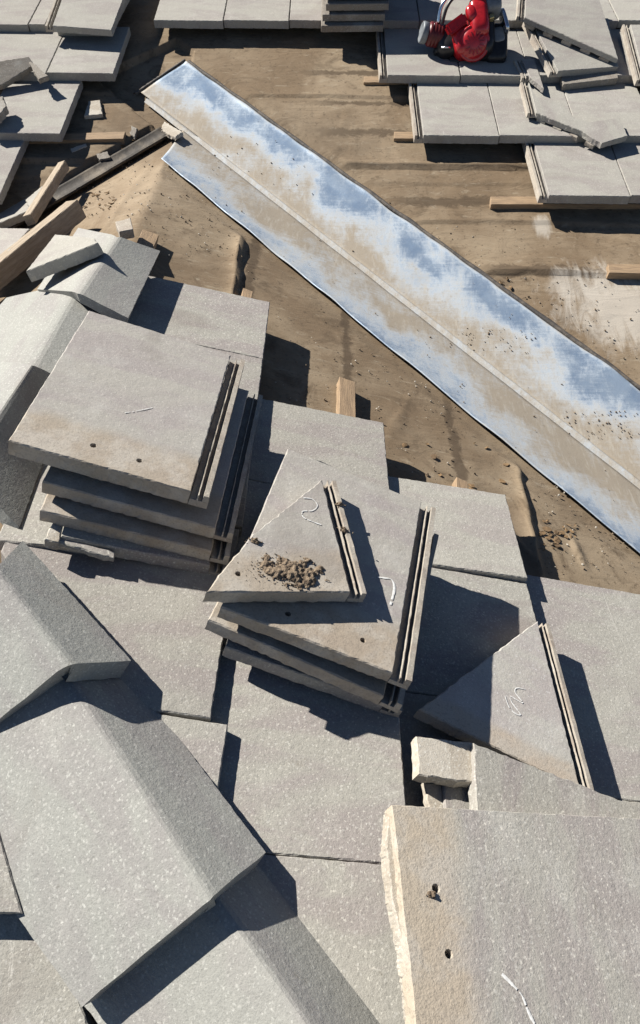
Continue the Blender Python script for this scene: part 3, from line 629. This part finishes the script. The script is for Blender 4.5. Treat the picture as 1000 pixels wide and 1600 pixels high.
tile([(815, 92), (835, 92), (850, 138), (828, 120)], 'B', .105, 'small ribbed fragment between the two loose pieces at right', 'tile_far', th=.02, rough=(2, 3), rib=(0, 3), group=GP, name='tile_fragment', cat='tile fragment')
tile([(985, 38), (1080, 40), (1100, 150), (1008, 125)], 'B', .13, 'loose ribbed tile at the right edge beside the pile', 'tile_far', rib=(0, 3), group=GP)
# loose pieces, left
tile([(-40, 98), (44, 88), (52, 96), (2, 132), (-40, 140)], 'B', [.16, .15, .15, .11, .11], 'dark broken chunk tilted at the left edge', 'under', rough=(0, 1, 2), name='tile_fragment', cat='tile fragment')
tile([(138, 158), (156, 156), (160, 178), (131, 181)], 'B', .03, 'pale broken tile piece lying on the felt above the batten stub', 'mortar', th=.022, rough=(0, 1, 2, 3), name='tile_fragment', cat='tile fragment')
tile([(-40, 355), (46, 357), (-4, 412), (-60, 420)], 'C', .10, 'bright white tile corner at the left edge left of the long board', 'tile_far')
tile([(-10, 352), (60, 322), (62, 300), (28, 298), (-30, 330)], 'C', .05, 'flat grey tile piece left of the leaning lath', 'tile_far', name='tile_fragment', cat='tile fragment')
tile([(40, 424), (153, 379), (148, 372), (120, 369), (86, 366)], 'C', .15, 'long broken chip lying over the topmost ridge cap, ragged right tip', 'tile_far', th=.032, rough=(1, 2), name='tile_fragment', cat='tile fragment', jit=.0008)
tile([(256, 190), (286, 206), (274, 214), (262, 210), (252, 200)], 'Z', .03, 'lump of pale mortar smeared over the junction of the two flashings', 'mortar', th=.014, rough=(0, 1, 2, 3, 4), name='mortar_lump', cat='mortar', jit=.001)
for q_, (pp_, lb_) in enumerate((([(60, 300), (78, 292), (80, 297), (62, 306)], 'thin splinter of tile left of the leaning lath'), ([(205, 196), (214, 200), (210, 214), (203, 208)], 'small grey shard in the leaf litter beside the batten stub'), ([(110, 232), (134, 224), (136, 228), (112, 238)], 'narrow shard above the leaning lath'), ([(150, 240), (168, 236), (172, 246), (155, 250)], 'small curled scrap of felt-grey tile right of the leaning lath'))):
    tile(pp_, 'B', .02, lb_, 'under' if q_ % 2 else 'mortar', th=.014, rough=(0, 1, 2, 3), name='tile_fragment', cat='tile fragment', jit=.0008)
tile([(44, 95), (54, 99), (75, 118), (60, 124)], 'B', .14, 'twisted dark scrap under the tip of the broken chunk at left', 'under', th=.02, rough=(0, 1, 2, 3), name='tile_fragment', cat='tile fragment', jit=.0008)
tile([(-30, 158), (4, 150), (10, 166), (-4, 182), (-30, 186)], 'B', .15, 'dark broken lump at the left border above the oval shadow', 'under', th=.03, rough=(0, 1, 2, 3), name='tile_fragment', cat='tile fragment', jit=.0008)
tile([(40, 312), (66, 290), (76, 296), (48, 330)], 'C', .06, 'thin grey tile flake standing between lath and left border', 'tile_far', th=.02, rough=(0, 1, 2, 3), name='tile_fragment', cat='tile fragment', jit=.0008)
# boards
def board(p0, p1, pl, dz0, dz1, w, th, label, mat='wood_grey', name='board'):
    a = hit(*p0, pl, dz0); b = hit(*p1, pl, dz1); mw = frame(a, b-a, PL[pl][0]); L = (b-a).length
    bm = slab_bm([(0, -w/2), (L, -w/2), (L, w/2), (0, w/2)], th, step=.02, jit=.0006); tag(obj(name, bm, mat, None, mw), label, 'board')
board((112, 313), (-60, 452), 'C', .10, .10, .05, .06, 'long weathered ridge board at the left, running out of the photo', 'wood_grey')
board((96, 252), (52, 354), 'C', .12, .08, .03, .032, 'short lath leaning across the valley left of the ridge')
tile([(180, 346), (204, 340), (208, 358), (186, 362)], 'Z', .07, 'small wedge of tile at the head of the topmost ridge cap', 'rib', name='tile_fragment', cat='tile fragment', rough=(0,))

# ---------------------------------------------------------------- chalk marks, dirt clump
def stroke(par_label, pts, pl, dz, rad=.0012):
    P = [hit(x, y, pl, dz) for x, y in pts]; Q = []
    for i in range(len(P)-1):
        p0, p1, p2, p3 = P[max(i-1, 0)], P[i], P[i+1], P[min(i+2, len(P)-1)]
        for k in range(8):
            t = k/8; Q.append(.5*((2*p1)+(p2-p0)*t+(2*p0-5*p1+4*p2-p3)*t*t+(3*p1-p0-3*p2+p3)*t**3))
    Q.append(P[-1]); n = PL[pl][0].normalized(); bm = bmesh.new(); prev = None
    for i, p in enumerate(Q):
        d = (Q[min(i+1, len(Q)-1)]-Q[max(i-1, 0)]).normalized(); s = n.cross(d)*rad*(.8+.6*noise.noise(p*90)+random.uniform(-.15, .15))
        row = [bm.verts.new(p+s+n*.0002), bm.verts.new(p+n*.0004), bm.verts.new(p-s+n*.0002)]
        if prev and noise.noise(p*160) > -.32: bm.faces.new((prev[0], prev[1], row[1], row[0])); bm.faces.new((prev[1], prev[2], row[2], row[1]))
        prev = row
    return bm
def child_mark(label_start, pts, pl, dz, rad=.0012, name='chalk_mark'):
    par = next(o for o in COL.objects if o.get('label', '').startswith(label_start)); bpy.context.view_layer.update()
    bm = stroke('', pts, pl, dz, rad); o = obj(name, bm, 'chalk'); o.parent = par; o.matrix_parent_inverse = par.matrix_world.inverted(); return o
child_mark('triangular cut', [(474, 778), (488, 780), (496, 790), (488, 798), (473, 799), (474, 808), (488, 815), (502, 820)], 'A', .2388)
child_mark('cut tile with chalk', [(789, 1087), (795, 1104), (805, 1115), (813, 1116), (800, 1098), (797, 1088), (808, 1094), (817, 1098), (805, 1082), (808, 1075), (824, 1078)], 'A', .1128)
child_mark('whole tile', [(590, 902), (600, 903), (612, 906), (616, 920), (610, 945)], 'A', .2058, .002)
child_mark('top tile of the upper', [(195, 645), (215, 642), (238, 637)], 'A', .2188, .0012)
child_mark('nearest big', [(784, 1522), (800, 1538), (815, 1555), (825, 1580), (835, 1600)], 'A', .1658, .0022)
def clump(parent_start, px, py, pl, dz, rad, n, mat='soil', sz=1):
    par = next(o for o in COL.objects if o.get('label', '').startswith(parent_start)); c = hit(px, py, pl, dz); nn = PL[pl][0].normalized(); bm = bmesh.new()
    for i in range(n):
        a = random.uniform(0, 6.28); r = rad*abs(random.gauss(0, .5)); p = c + Vector((math.cos(a)*r*1.3, math.sin(a)*r*.7, 0)); p.z = p.z-(p-c).dot(nn)/nn.z
        s = sz*random.uniform(.0012, .004)*(1.4-min(1, r/rad)); m = Matrix.Translation(p+nn*s*.5*random.uniform(.2, 2)) @ Matrix.Rotation(random.uniform(0, 3), 4, Vector((random.random(), random.random(), .3)).normalized()) @ Matrix.Diagonal((1, random.uniform(.4, 1), random.uniform(.4, .8), 1))
        bmesh.ops.create_icosphere(bm, subdivisions=1, radius=s, matrix=m)
    if n > 200:
        G_ = {}; st = .0022
        for i in range(-40, 41):
            for j in range(-30, 31):
                q = Vector((i*st, j*st, 0)); rr = math.hypot(q.x/(rad*1.5), q.y/(rad*.95)); hgt = .007*(1-rr)+.006*noise.noise(q*55+Vector((3, 3, 0)))+.004*noise.noise(q*160)
                if hgt > 0 and rr < 1.25:
                    p = c+q; p.z -= q.dot(nn)/nn.z; G_[i, j] = bm.verts.new(p+nn*(hgt+.0003+random.uniform(0, .0008)))
        for (i, j), v in G_.items():
            w_ = [G_.get(k) for k in ((i, j), (i+1, j), (i+1, j+1), (i, j+1))]
            if all(w_): bm.faces.new(w_)
    bpy.context.view_layer.update(); o = obj('dirt_clump', bm, mat); o['kind'] = 'stuff'; o.parent = par; o.matrix_parent_inverse = par.matrix_world.inverted()
clump('triangular cut', 455, 893, 'A', .238, .034, 420); clump('triangular cut', 440, 897, 'A', .2382, .075, 190, sz=.45); clump('triangular cut', 398, 846, 'A', .238, .010, 60)
clump('triangular cut', 538, 830, 'A', .235, .012, 30); clump('triangular cut', 530, 790, 'A', .235, .010, 30)
clump('nearest big', 674, 1398, 'A', .165, .007, 30)

# ---------------------------------------------------------------- red petrol machine
def machine():
    c = hit(715, 62, 'B', .15); n = PL['B'][0].normalized(); toC = (O-c).normalized()
    K = (c-O).dot(fw)/F                       # metres per pixel at the machine, used only to size it from the photo
    mw = frame(c, Vector((1, 0, 0)), (toC*.75+Vector((0, -.1, .65))).normalized()); root = empty('petrol_machine', mw)
    tag(root, 'small red petrol engine machine with round starter cover and grey cap, standing on the tiles', 'power tool')
    def loc(px, py, z): 
        return ((px-715)*K, -(py-50)*K, z)
    def blob(name, px, py, z, sx, sy, sz, mat, rot=0, e=2.6, tilt=0):
        bm = bmesh.new(); bmesh.ops.create_icosphere(bm, subdivisions=4, radius=1)
        for v in bm.verts:
            k = (abs(v.co.x)**e+abs(v.co.y)**e+abs(v.co.z)**e)**(-1/e); v.co *= k
        x, y, zz = loc(px, py, z); bmesh.ops.transform(bm, verts=bm.verts, matrix=Matrix.Translation((x, y, zz)) @ Matrix.Rotation(rot, 4, 'Z') @ Matrix.Rotation(tilt, 4, 'X') @ Matrix.Diagonal((sx*K, sy*K, sz*K, 1)))
        return obj(name, bm, mat, root, mw, smooth=True)
    def lathe(name, px, py, z, prof, axis, mat, seg=40):
        bm = bmesh.new(); prev = None
        for (r, h) in prof:
            ring = [bm.verts.new((r*K*math.cos(6.28319*i/seg), r*K*math.sin(6.28319*i/seg), h*K)) for i in range(seg)]
            if prev:
                for i in range(seg): bm.faces.new((prev[i], prev[(i+1) % seg], ring[(i+1) % seg], ring[i]))
            prev = ring
        bm.faces.new(prev); x, y, zz = loc(px, py, z)
        m = Matrix.Translation((x, y, zz)) @ Vector(axis).to_track_quat('Z', 'Y').to_matrix().to_4x4(); bmesh.ops.transform(bm, verts=bm.verts, matrix=m)
        return obj(name, bm, mat, root, mw, smooth=True)
    blob('engine_block', 705, 46, -.04, 24, 26, 26, 'black', .2, 4); blob('crankcase', 752, 42, -.03, 20, 34, 26, 'black', 0, 4)
    blob('housing', 745, 30, .02, 15, 30, 24, 'red', .12, 4); blob('housing', 733, 27, .065, 8, 12, 9, 'red', .35, 2.6); blob('shroud', 722, 56, .0, 16, 22, 20, 'red', .3, 4)
    bm = bmesh.new(); box(bm, -17*K, 17*K, -8*K, 8*K, -7*K, 7*K, 3*K); x, y, zz = loc(711, 40, .055)
    bmesh.ops.transform(bm, verts=bm.verts, matrix=Matrix.Translation((x, y, zz)) @ Matrix.Rotation(.62, 4, 'Z') @ Matrix.Rotation(.35, 4, 'X')); obj('top_cover', bm, 'red', root, mw)
    AXS = Vector((.10, -.50, .86)).normalized()
    lathe('starter_cover', 738, 62, .02, [(19, -14), (21.5, -13), (22, -2), (24.5, -1), (25, 6), (23, 8), (21.5, 7), (20, 8.5), (17, 12), (9, 14), (3, 14.5)], AXS, 'red')
    for i in range(14):
        a = i*math.pi/7; bm = bmesh.new(); box(bm, 8*K, 16*K, -.9*K, .9*K, 12.2*K, 15.2*K, .3*K); x, y, zz = loc(738, 62, .02)
        bmesh.ops.transform(bm, verts=bm.verts, matrix=Matrix.Translation((x, y, zz)) @ AXS.to_track_quat('Z', 'Y').to_matrix().to_4x4() @ Matrix.Rotation(a, 4, 'Z')); obj('cooling_fin', bm, 'red', root, mw)
    lathe('fuel_tank_neck', 692, 42, -.01, [(14, 0), (17, 3), (17, 6), (16, 7), (17, 8), (17, 11), (16, 12), (17, 13), (17, 16), (16, 17), (17, 18), (17, 22), (14, 25)], (-1, .12, .22), 'dark_red')
    lathe('filler_cap', 668, 39, .003, [(12, 0), (15, 1.5), (15.5, 8), (15, 10), (13, 11), (12, 10), (3, 10.5)], (-1, .12, .30), 'grey')
    blob('air_filter_cover', 766, 6, .03, 13, 17, 18, 'grey', .1, 4); blob('muffler', 776, 52, -.05, 17, 30, 18, 'black', 0, 5)
    blob('exhaust_shield', 786, 26, .0, 4, 18, 12, 'chrome', .28, 4); blob('spark_plug', 764, 29, .04, 4.5, 4, 6, 'brass', .3, 4); blob('exhaust_shield', 778, 44, -.01, 9, 12, 5, 'grey', .2, 4)
    # bright curved guard and the pull handle
    def tube(name, pts, rad, mat):
        P = [Vector(loc(*p)) for p in pts]; Q = []
        for i in range(len(P)-1):
            p0, p1, p2, p3 = P[max(i-1, 0)], P[i], P[i+1], P[min(i+2, len(P)-1)]
            for k in range(6): t = k/6; Q.append(.5*((2*p1)+(p2-p0)*t+(2*p0-5*p1+4*p2-p3)*t*t+(3*p1-p0-3*p2+p3)*t**3))
        Q.append(P[-1]); bm = bmesh.new(); prev = None
        for i, p in enumerate(Q):
            dd = (Q[min(i+1, len(Q)-1)]-Q[max(i-1, 0)]).normalized(); m = dd.to_track_quat('Z', 'Y').to_matrix(); ring = [bm.verts.new(p+m@Vector((rad*K*math.cos(a*.785), rad*K*math.sin(a*.785), 0))) for a in range(8)]
            if prev:
                for k in range(8): bm.faces.new((prev[k], prev[(k+1) % 8], ring[(k+1) % 8], ring[k]))
            else: bm.faces.new(ring)
            prev = ring
        bm.faces.new(prev); obj(name, bm, mat, root, mw, smooth=True)
    tube('guard', [(684, 30, .03), (688, 12, .06), (702, -4, .07), (722, -10, .05)], 3, 'chrome'); tube('guard', [(690, 34, .04), (696, 17, .07), (708, 4, .08), (726, -2, .06)], 2.5, 'black')
    tube('handle', [(725, 0, .07), (740, -14, .1), (765, -18, .1), (785, -5, .05)], 5, 'black')
    tube('starter_cord', [(690, 66, .02), (697, 68, .03), (703, 67, .02)], 1.6, 'chrome')
    blob('drain_plug', 723, 88, -.03, 3, 3, 3, 'chrome'); 
    for (px, py) in ((690, 62), (712, 80), (760, 75)): blob('foot', px, py-4, -.12, 12, 8, 40, 'black', 0, 4)
machine()

# ---------------------------------------------------------------- debris
def debris():
    def chips(regions, name, mat, n, s0, s1, flatk, label, lift=0):
        bm = bmesh.new()
        for i in range(n):
            (pl, x0, y0, x1, y1, wgt) = random.choices(regions, [r[5] for r in regions])[0]
            px, py = random.uniform(x0, x1), random.uniform(y0, y1); p = hit(px, py, pl, .003)
            zA = min(-T*(p.x-XR), T*(p.x-XR)); zB = TB*(p.y-YJ)
            p.z = max(zA, zB) + .004 + lift
            s = random.uniform(s0, s1)*random.choice((.5, .7, 1, 1)); m = Matrix.Translation(p) @ Matrix.Rotation(random.uniform(0, 6.28), 4, 'Z') @ Matrix.Rotation(random.uniform(-.5, .5), 4, 'X') @ Matrix.Diagonal((1, random.uniform(.15, .9) if flatk < .5 else random.uniform(.5, 1), flatk*random.uniform(.6, 1.4), 1))
            v0 = len(bm.verts); bmesh.ops.create_icosphere(bm, subdivisions=1, radius=s, matrix=m)
        bmesh.ops.triangulate(bm, faces=bm.faces)
        for v in bm.verts: v.co += Vector((random.uniform(-1, 1), random.uniform(-1, 1), random.uniform(-1, 1)))*s0*.35
        tag(obj(name, bm, mat), label, 'debris', kind='stuff')
    feltR = [('B', 520, 100, 640, 260, 1), ('B', 540, 240, 830, 420, 2), ('B', 760, 420, 1000, 560, 1), ('C', 120, 250, 240, 340, 1.6), ('A', 240, 250, 360, 400, 1.3), ('A', 430, 480, 720, 760, 2), ('A', 820, 760, 1000, 900, 1.6), ('B', 330, 90, 560, 200, .7)]
    chips(feltR, 'mortar_crumbs', 'mortar', 420, .0014, .004, .6, 'pale crumbs of mortar and tile scattered on the bare felt')
    chips(feltR, 'dirt_crumbs', 'soil', 620, .0014, .0045, .6, 'dark crumbs of dirt scattered on the bare felt')
    chips([('B', 700, 515, 840, 555, 2), ('B', 880, 645, 1000, 690, 2), ('A', 560, 480, 960, 800, 2.5), ('B', 330, 190, 480, 300, 1), ('A', 320, 260, 560, 450, 1)], 'grit_crumbs', 'soil', 330, .0012, .0038, .6, 'dark grit lying in the long metal valley', .009)
    chips([('B', 525, 236, 552, 250, 1), ('B', 765, 435, 800, 452, .5), ('B', 190, 195, 215, 235, 3), ('B', 140, 190, 200, 205, 1), ('C', 130, 300, 180, 340, .7), ('A', 630, 690, 800, 790, .8), ('A', 840, 810, 900, 860, .8), ('B', 505, 110, 560, 200, .5)], 'leaf_litter', 'leaf', 260, .004, .014, .12, 'dry leaf and bark litter on the felt around the flashing')
debris()
